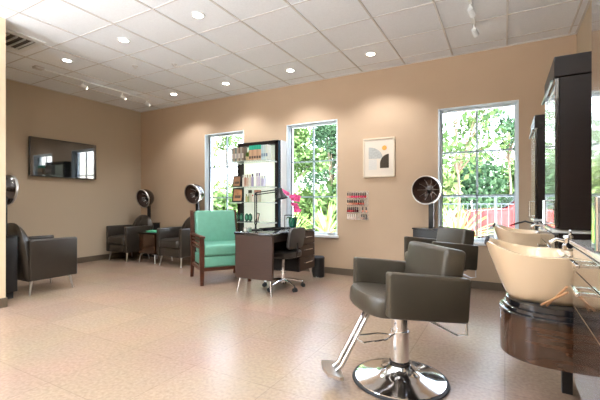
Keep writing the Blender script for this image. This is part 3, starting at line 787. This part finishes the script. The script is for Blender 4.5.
# ------------------------------------------------------------------ shampoo stations along right wall
FX = .24
def tall_cabinet(y0, y1, label, handle=True):
    t = thing('wall_cabinet', label, 'cabinet', (FX, y0, .955), 0, 'tall dark wall cabinets')
    D = XR-FX-.002; W_ = y1-y0
    build('carcass', MB().bx(.02, D, 0, W_, 0, .83, .002, 1), 'espd', t)
    build('cornice', MB().bx(-.004, D, -.004, W_+.004, .834, .945, .003, 1), 'espd', t)
    for k in range(2):
        a = .002+k*W_/2; b = a+W_/2-.004
        d = build('door', MB().bx(0, .018, a, b, .004, .828, .002, 1), 'door', t)
        hy_ = b-.03 if k == 0 else a+.03
        if handle: build('handle', MB().tube([(0, hy_, .02), (-.028, hy_, .02), (-.028, hy_, .16), (0, hy_, .16)], .006, 8), 'chrome', d)
    build('light_rail', MB().bx(-.022, -.006, .0, W_, .812, .822, .003, 1), cm('rail_dark', 96, 110, 112, .3, metal=.8), t)
    return t
tall_cabinet(2.44, 3.0, 'tall dark brown wall cabinet behind the near shampoo basin')
tall_cabinet(3.97, 4.53, 'tall dark brown wall cabinet nearest the right window')
tall_cabinet(.91, 1.47, 'tall glossy wall cabinet cut off by the right picture edge')

def base_unit(y0, y1, label):
    t = thing('base_cabinet', label, 'cabinet', (FX, y0, 0), 0, 'low drawer cabinets under the wall cabinets')
    D = XR-FX-.014; W_ = y1-y0
    build('carcass', MB().bx(.02, D, 0, W_, .39, .933, .002, 1), 'espd', t)
    build('worktop', MB().bx(-.012, D, -.004, W_+.004, .934, .953, .004), cm('pale_top', 196, 200, 200, .15, coat=.5), t)
    build('plinth', MB().bx(.14 if y0 > 2 else .38, D, .14, W_-.03, 0, .39), 'rubber', t)
    if y0 > 2: build('leg', MB().bx(.05, .1, .14, .19, 0, .39), 'blackm', t)
    hs = [(.396, .69), (.695, .83), (.835, .922)]
    for (a, b) in hs:
        d = build('drawer', MB().bx(0, .018, .002, W_-.002, a, b, .002, 1), 'door', t)
        zc = b-.03
        if b > .8: build('handle', MB().bx(-.038, -.026, W_-.34, W_-.2, zc-.006, zc+.006, .002, 1).bx(-.03, 0, W_-.33, W_-.315, zc-.005, zc+.005).bx(-.03, 0, W_-.235, W_-.22, zc-.005, zc+.005), 'chrome', d)
    return t
base_unit(.70, 1.83, 'low glossy drawer cabinet at the right edge with chrome pulls')
base_unit(2.46, 3.40, 'low drawer cabinet between the two shampoo basins')
base_unit(3.98, 4.90, 'low drawer cabinet nearest the right window')

def dloop(cy, hw_, x0, x1, z, n=24, ex=2.3):
    pts = []
    for k in range(n+1):
        a = -pi/2+pi*k/n
        c = max(cos(a), 0)**(2/ex); s_ = math.copysign(abs(sin(a))**(2/ex), sin(a))
        pts.append((x1-(x1-x0)*c if True else 0, cy-hw_*s_, z))
    pts.append((XR-.014, cy-hw_, z)); pts.append((XR-.014, cy+hw_, z))
    return pts
def shampoo(cy, nm):
    t = thing('basin_cabinet', 'curved brown cabinet under the %s shampoo basin' % nm, 'cabinet', (0, 0, 0), 0, 'curved cabinets under the basins')
    hw_ = .235; x1 = .20
    build('curved_body', MB().loft([dloop(cy, hw_, -.022, x1, .372), dloop(cy, hw_, -.022, x1, .566)]), 'espresso', t)
    c = MB()
    for (i, z0, z1) in ((.0, .567, .583), (.018, .585, .603), (.03, .605, .632)):
        c.loft([dloop(cy, hw_-i, -.026+i, x1, z0), dloop(cy, hw_-i, -.026+i, x1, z0+.004), dloop(cy, hw_-i, -.026+i, x1, z1-.004), dloop(cy, hw_-i-.006, -.02+i, x1, z1)])
    build('black_collar', c, 'blackg', t)
    build('support_panel', MB().bx(.62, XR-.014, cy-.1, cy+.1, 0, .371), 'rubber', t)
    # basin
    b = thing('shampoo_basin', '%s beige ceramic shampoo basin' % nm, 'basin', (.15, cy, .633), 0, 'beige shampoo basins')
    N = 48
    def loop(x0, x1_, hw2, zf, ex=2.6):
        L_ = []
        for k in range(N):
            a = 2*pi*k/N; cx = (x0+x1_)/2; rx = (x1_-x0)/2
            c_ = math.copysign(abs(cos(a))**(2/ex), cos(a)); s_ = math.copysign(abs(sin(a))**(2/ex), sin(a))
            xx_ = cx+rx*c_; yy_ = hw2*s_
            L_.append(Vector((xx_, yy_, zf(xx_, yy_))))
        return L_
    def rim(dz=0, notch=True):
        def f(x_, y_):
            u = max(0, min(1, (-.02-x_)/.24)); zz_ = .222+.07*u**1.6
            if x_ < -.12: zz_ -= .028*math.exp(-(y_/.07)**2)
            return zz_+dz
        return f
    outer = []
    R_ = rim()
    for (t_, ) in ((0,), (.12,), (.3,), (.5,), (.7,), (.85,), (.95,), (1,)):
        e = t_**.8
        x0 = -.135+(-.24+.135)*(t_**.9); x1_ = .19+.06*t_; h2 = .14+.09*(t_**.7)
        outer.append(loop(x0, x1_, h2, (lambda tt: (lambda x_, y_: tt*R_(x_, y_)))(t_)))
    inner = [loop(-.232, .243, .222, rim(.004)), loop(-.215, .10, .207, rim(.002)), loop(-.205, .09, .20, rim(-.012)), loop(-.19, .08, .185, rim(-.05)), loop(-.14, .07, .16, lambda x_, y_: .12), loop(-.08, .05, .11, lambda x_, y_: .07), loop(-.03, .03, .03, lambda x_, y_: .055)]
    build('bowl', MB().loft(outer+inner, True, True), 'basin', b, ang=60)
    build('drain', MB().lathe([(.03, .056), (.03, .06), (.0005, .06)], (0, 0, 0), 16), 'chrome', b)
    nk = []
    for k in range(9):
        yy_ = -.10+.2*k/8; nk.append((-.232-.004*cos(yy_*20), yy_, R_(-.23, yy_)+.004))
    build('neck_rest', MB().tube(nk, .009, 10), 'rubber', b)
    f = thing('faucet', 'chrome faucet with black hose on the %s shampoo basin' % nm, 'faucet', (.285, cy+.15, .862), 0, 'basin faucets')
    build('faucet_body', MB().lathe([(.026, 0), (.026, .02), (.018, .03), (.018, .055), (.024, .06), (.02, .072), (.0005, .074)], n=20), 'chrome', f)
    build('lever', MB().tube([(0, 0, .065), (.01, -.02, .085), (.0, -.06, .1)], .006, 8, .004), 'chrome', f)
    build('spout', MB().tube([(-.01, 0, .04), (-.05, .0, .05), (-.08, .0, .03)], .010, 10), 'chrome', f)
    build('spray_knob', MB().cyl((.0, -.03, .02), (.0, -.06, .025), .013, .016, 14), 'blackg', f)
    build('hose', MB().tube([(-.02, .06, .0), (-.05, .10, .05), (-.12, .13, .07), (-.2, .13, .045), (-.24, .10, .03)] if nm == 'farther' else [(.02, .03, 0.01), (.03, .05, .04), (.05, .06, .03), (.06, .05, .008)], .008, 10), 'rubber', f)
    # mounting deck behind the basin
shampoo(2.18, 'nearer')
shampoo(3.69, 'farther')

rods = MB()
rods.cyl((.225, 1.86, .755), (.165, 1.985, .638), .005, n=8).cyl((.228, 1.87, .73), (.145, 1.99, .638), .005, n=8)
tag(build('hair_tongs', rods, cm('tan_rod', 196, 150, 110, .3, metal=.3)), 'pair of thin tan tongs leaning on the black collar of the nearer basin', 'tongs')

# ------------------------------------------------------------------ outdoors
gm = mat('paving', rgb(222, 222, 220), .9, noise=(4, .06))
struct('ground', MB().bx(-40, 30, YB+WT, 60, -.25, -.05), gm, label='pale paving outside the windows')
struct('street', MB().bx(-30, 20, -40, YF-WT, -.25, -.05), gm, label='pale paving in front of the salon')
LEAF = [mat('leaf_a', rgb(82, 108, 64), .9, spec=.1, noise=(3, .35)), mat('leaf_b', rgb(108, 130, 80), .9, spec=.1, noise=(3, .3)), mat('leaf_c', rgb(68, 96, 70), .9, spec=.1, noise=(3, .35))]
BARK = mat('bark', rgb(120, 104, 88), .9, noise=(12, .25))
def leafcloud(mb, c, r, n, size, rn, flat=.8):
    for _ in range(n):
        while True:
            p = Vector((rn.uniform(-1, 1), rn.uniform(-1, 1), rn.uniform(-1, 1)))
            if p.length < 1 and p.length > .25: break
        p = Vector((p.x*r, p.y*r, p.z*r*flat))+Vector(c)
        a = Vector((rn.gauss(0, 1), rn.gauss(0, 1), rn.gauss(0, 1))).normalized(); b = a.cross(Vector((rn.gauss(0, 1), rn.gauss(0, 1), rn.gauss(0, 1)))).normalized()
        s = size*1.25*rn.uniform(.6, 1.3)
        k = len(mb.v); mb.v += [p, p+a*s*.5+b*s*.28, p+a*s, p+a*s*.5-b*s*.28]; mb.f.append((k, k+1, k+2, k+3))
def tree(label, x, y, h, crown, seed, m, n=260, leaf=.16, group='trees outside the windows', cl=9, low=.45):
    rn = random.Random(seed)
    t = thing('tree', label, 'tree', (x, y, -.05), 0, group)
    tr = MB(); tr.tube([(0, 0, 0), (.05, .02, h*.3), (-.04, .0, h*.6), (0, 0, h*.85)], .028*h/3, 8, .015)
    lv = MB()
    for k in range(cl):
        a = rn.uniform(0, 2*pi); rr2 = rn.uniform(.1, 1)*crown; zz = h*rn.uniform(low, 1.0)
        c = (rr2*cos(a), rr2*sin(a), zz)
        tr.tube([(0, 0, h*low*.8), (c[0]*.5, c[1]*.5, (h*low*.8+zz)/2+.1), c], .018*h/3, 6, .008)
        leafcloud(lv, c, crown*rn.uniform(.35, .6), n, leaf, rn)
    build('trunk', tr, BARK, t); build('crown', lv, m, t, flat=True)
def beyond(X0, Y0, Y1): return X0*Y1/Y0
tree('tree with an open crown outside the left half of right window', -1.3, 12.5, 5.2, 1.3, 1, LEAF[0], 150, .15, low=.5, cl=9)
tree('slender tree outside the middle of right window', .15, 16.2, 5.6, .95, 2, LEAF[2], 120, .15, low=.6, cl=7)
tree('small distant tree outside the right edge of right window', 1.7, 23.6, 4.9, 1.0, 11, LEAF[2], 120, .2, low=.5)
tree('dense bushy tree outside the middle window, left half', -7.9, 12.6, 4.9, 1.5, 3, LEAF[0], 420, .17, low=.3, cl=14)
tree('dense bushy tree outside the middle window, right half', -7.9, 17.6, 6.4, 1.6, 4, LEAF[2], 420, .17, low=.3, cl=14)
tree('pale leafy tree filling the left window', -13.6, 13.8, 4.7, 1.7, 5, LEAF[1], 300, .17, low=.3, cl=12)
tree('thin tree seen high in the left window', -14.9, 17.6, 6.8, 1.0, 6, LEAF[0], 120, .15, low=.6, cl=8)
def shrub(label, x, y, w_, h, seed, m, group='shrubs outside the windows', n=900, leaf=.12):
    leaf *= 1.5
    rn = random.Random(seed); t = thing('shrub', label, 'shrub', (x, y, -.05), 0, group)
    tr = MB(); lv = MB()
    for k in range(6):
        a = 2*pi*k/6; tr.tube([(0, 0, 0), (cos(a)*w_*.2, sin(a)*w_*.2, h*.4), (cos(a)*w_*.3, sin(a)*w_*.3, h*.7)], .02, 6, .008)
        leafcloud(lv, (cos(a)*w_*.28, sin(a)*w_*.28, h*rn.uniform(.45, .6)), w_*.38, n//6, leaf, rn, flat=h/w_*1.1)
    build('stems', tr, BARK, t); build('foliage', lv, m, t, flat=True)
names = ['far left of right window', 'left part of right window', 'middle of right window', 'right part of right window', 'right edge of right window']
for i, (x_, y_, h_) in enumerate(((-2.6, 15.4, 3.0), (-1.1, 18, 3.5), (.45, 20.5, 3.5), (1.9, 18, 3.0), (3.6, 20.5, 3.2))):
    shrub('green hedge shrub in the background at the '+names[i], x_, y_, 1.9, h_, 20+i, LEAF[(i+1) % 3], n=1500, leaf=.15)
for i, (x_, y_, nm) in enumerate(((-8.3, 10.0, 'left half of the middle window'), (-7.1, 11.8, 'middle of the middle window'), (-4.9, 10.0, 'right half of the middle window'), (-10.9, 9.6, 'left window behind the shelves'), (-12.0, 12.2, 'right part of the left window'))):
    shrub('bushy green shrub outside the '+nm, x_*.86, y_*.9, 1.6, 1.7, 40+i, LEAF[i % 2], n=1600, leaf=.13)
def yucca(label, x, y, h, seed):
    rn = random.Random(seed); t = thing('yucca', label, 'plant', (x, y, -.05), 0, 'spiky plants outside the windows')
    lv = MB()
    for k in range(46):
        a = rn.uniform(0, 2*pi); e = rn.uniform(.15, 1.45); d = Vector((cos(a)*cos(e), sin(a)*cos(e), sin(e))); n_ = Vector((-sin(a), cos(a), 0)); L_ = h*rn.uniform(.6, .85); vs = []
        for j in range(6):
            s = j/5; c = Vector((0, 0, h*.35))+d*L_*s-Vector((0, 0, .25*L_*s*s)); w_ = .028*(1-s)**.6+.002
            vs += [c+n_*w_, c+Vector((0, 0, -.008)), c-n_*w_]
        fs = []
        for j in range(5):
            for q in (0, 1): fs.append((j*3+q, j*3+q+1, j*3+q+4, j*3+q+3))
        lv.add(vs, fs)
    build('leaves', lv, mat('yucca_leaf', rgb(150, 190, 96), .5, noise=(4, .2)), t)
    build('stem', MB().cyl((0, 0, 0), (0, 0, h*.4), .06, .05, 10), BARK, t)
yucca('spiky plant outside the lower left of right window', -.72, 6.7, 1.25, 61)
yucca('spiky plant outside the lower right of middle window', -3.15, 6.75, 1.25, 62)
yucca('spiky plant outside the lower left of middle window', -4.1, 7.0, 1.1, 63)

t = thing('railing', 'dark metal terrace railing outside the right window', 'railing', (0, 7.8, -.05))
rl = MB(); rl.bx(-1.6, 1.3, -.02, .02, 1.26, 1.30).bx(-1.6, 1.3, -.02, .02, .22, .25)
build('rail', rl, cm('rail_grey', 96, 108, 116), t)
build('lower_rail', MB().bx(-1.6, 1.3, -.015, .015, 1.12, 1.145), cm('rail_grey', 96, 108, 116), t)
xx = -1.55
while xx < 1.3:
    build('baluster', MB().bx(xx-.008, xx+.008, -.008, .008, .25, 1.12), cm('rail_grey', 96, 108, 116), t); xx += .115
for xx in (-1.6, -.15, .45, 1.3): build('post', MB().bx(xx-.025, xx+.025, -.025, .025, 0, 1.3), cm('rail_grey', 96, 108, 116), t)

# parked red car (local: length along x)
def car(label, x, y, rz, c, h=1.5):
    t = thing('car', label, 'car', (x, y, -.05), rz)
    side = [(-2.1, .35), (-2.15, .75), (-1.95, .95), (-1.1, 1.02), (-.55, h-.05), (-.3, h), (1.0, h), (1.35, h-.06), (1.95, .98), (2.1, .9), (2.12, .4)]
    m_ = MB()
    def sec(yy, ins): return [(px*(1-ins*.02), yy, pz if pz < .95 else .95+(pz-.95)*1.0) for px, pz in side]
    def lo(yy, k): return [Vector((px*(1-.02*k), yy*(1-.12*max(0, (pz-.95))/.55), pz-.01*k)) for px, pz in side]
    m_.loft([lo(-.86, 2), lo(-.8, 0), lo(.8, 0), lo(.86, 2)])
    build('body', m_, cm('car_paint_%d' % c[0], *c, .2, coat=.8), t, ang=25)
    for s in (-1, 1):
        gl = [(-.95, 1.04), (-.5, h-.12), (1.0, h-.1), (1.5, 1.04)]
        yy = s*.845
        build('side_window', MB().loft([[Vector((a, yy*(1-.12*max(0, (b-.95))/.55)*1.0+s*.012, b)) for a, b in gl], [Vector((a, yy*(1-.12*max(0, (b-.95))/.55)+s*.02, b)) for a, b in gl]]), 'blackg', t)
    for sx in (-1.3, 1.3):
        for s in (-1, 1):
            build('wheel', MB().cyl((sx, s*.7, .32), (sx, s*.89, .32), .32, n=24), 'rubber', t)
    build('windscreen', MB().loft([[Vector((-1.12, -.66, 1.04)), Vector((-1.12, .66, 1.04)), Vector((-.58, .6, h-.07)), Vector((-.58, -.6, h-.07))], [Vector((-1.15, -.66, 1.05)), Vector((-1.15, .66, 1.05)), Vector((-.61, .6, h-.06)), Vector((-.61, -.6, h-.06))]]), 'blackg', t)
car('red car parked beyond the railing outside right window', .95, 11.3, radians(12), (150, 26, 24))
# pale building far back
b = thing('building', 'low pale building far beyond the right window', 'building', (3.0, 26, -.05))
build('wall', MB().bx(-5, 8, 0, 4, 0, 2.6), cm('pale_wall', 214, 214, 212), b)
build('roof', MB().bx(-5.3, 8.3, -.4, 4.3, 2.6, 2.85), cm('roof_grey', 150, 160, 172), b)
for k in range(5): build('window', MB().bx(-4+k*2.4, -2.8+k*2.4, -.03, -.001, .9, 2.0), 'blackg', b)

# unseen torchieres added behind the camera to brighten the ceiling
for (lx, ly, nm) in ((-3.9, -1.5, 'beside the partition, behind the camera'), (-2.3, -1.2, 'in the middle behind the camera'), (.1, -1.3, 'by the right wall behind the camera')):
    t = thing('fill_torchiere', 'slim steel uplight added as unseen ceiling fill, '+nm, 'lamp', (lx, ly, 0), 0)
    build('base', MB().lathe([(.15, 0), (.15, .02), (.02, .03), (.0005, .03)], n=28), 'satin', t)
    build('pole', MB().cyl((0, 0, .03), (0, 0, 1.45), .012), 'satin', t)
    build('lamp_bowl', MB().lathe([(.02, 1.44), (.1, 1.47), (.17, 1.54), (.165, 1.545), (.09, 1.49), (.0005, 1.46)], n=28, cap=False), 'white', t)
    so_ = spot((lx, ly, 1.58), UPL, (.88, .95, 1), 172, .5, .12); so_.rotation_euler = (pi, 0, 0)  # upward fill beam of the added torchiere

# ------------------------------------------------------------------ daylight
wld = bpy.data.worlds.new('sky'); S.world = wld; wld.use_nodes = True; nt = wld.node_tree
bg = nt.nodes['Background']; sk = nt.nodes.new('ShaderNodeTexSky'); sk.sky_type = 'NISHITA'
sk.sun_disc = False; sk.sun_elevation = radians(50); sk.sun_rotation = radians(90); sk.air_density = 1; sk.dust_density = 2.5
hs = nt.nodes.new('ShaderNodeHueSaturation'); hs.inputs['Saturation'].default_value = .55
nt.links.new(sk.outputs[0], hs.inputs['Color']); nt.links.new(hs.outputs[0], bg.inputs['Color']); bg.inputs['Strength'].default_value = 1.2
sun = bpy.data.lights.new('sun', 'SUN'); sun.energy = 14; sun.angle = radians(1); so = bpy.data.objects.new('sun', sun); COL.objects.link(so)
so.rotation_euler = Vector((1, .05, 1.15)).to_track_quat('Z', 'Y').to_euler()
sun.color = (1, .95, .86)

S.view_settings.view_transform = 'Standard'; S.view_settings.look = 'None'; S.view_settings.gamma = 1
S.view_settings.use_curve_mapping = False
S.view_settings.exposure = 1.0
c = S.cycles; c.max_bounces = 10; c.diffuse_bounces = 6; c.glossy_bounces = 4; c.transparent_max_bounces = 12; c.sample_clamp_indirect = 4; c.use_denoising = True
c.caustics_reflective = False; c.caustics_refractive = False
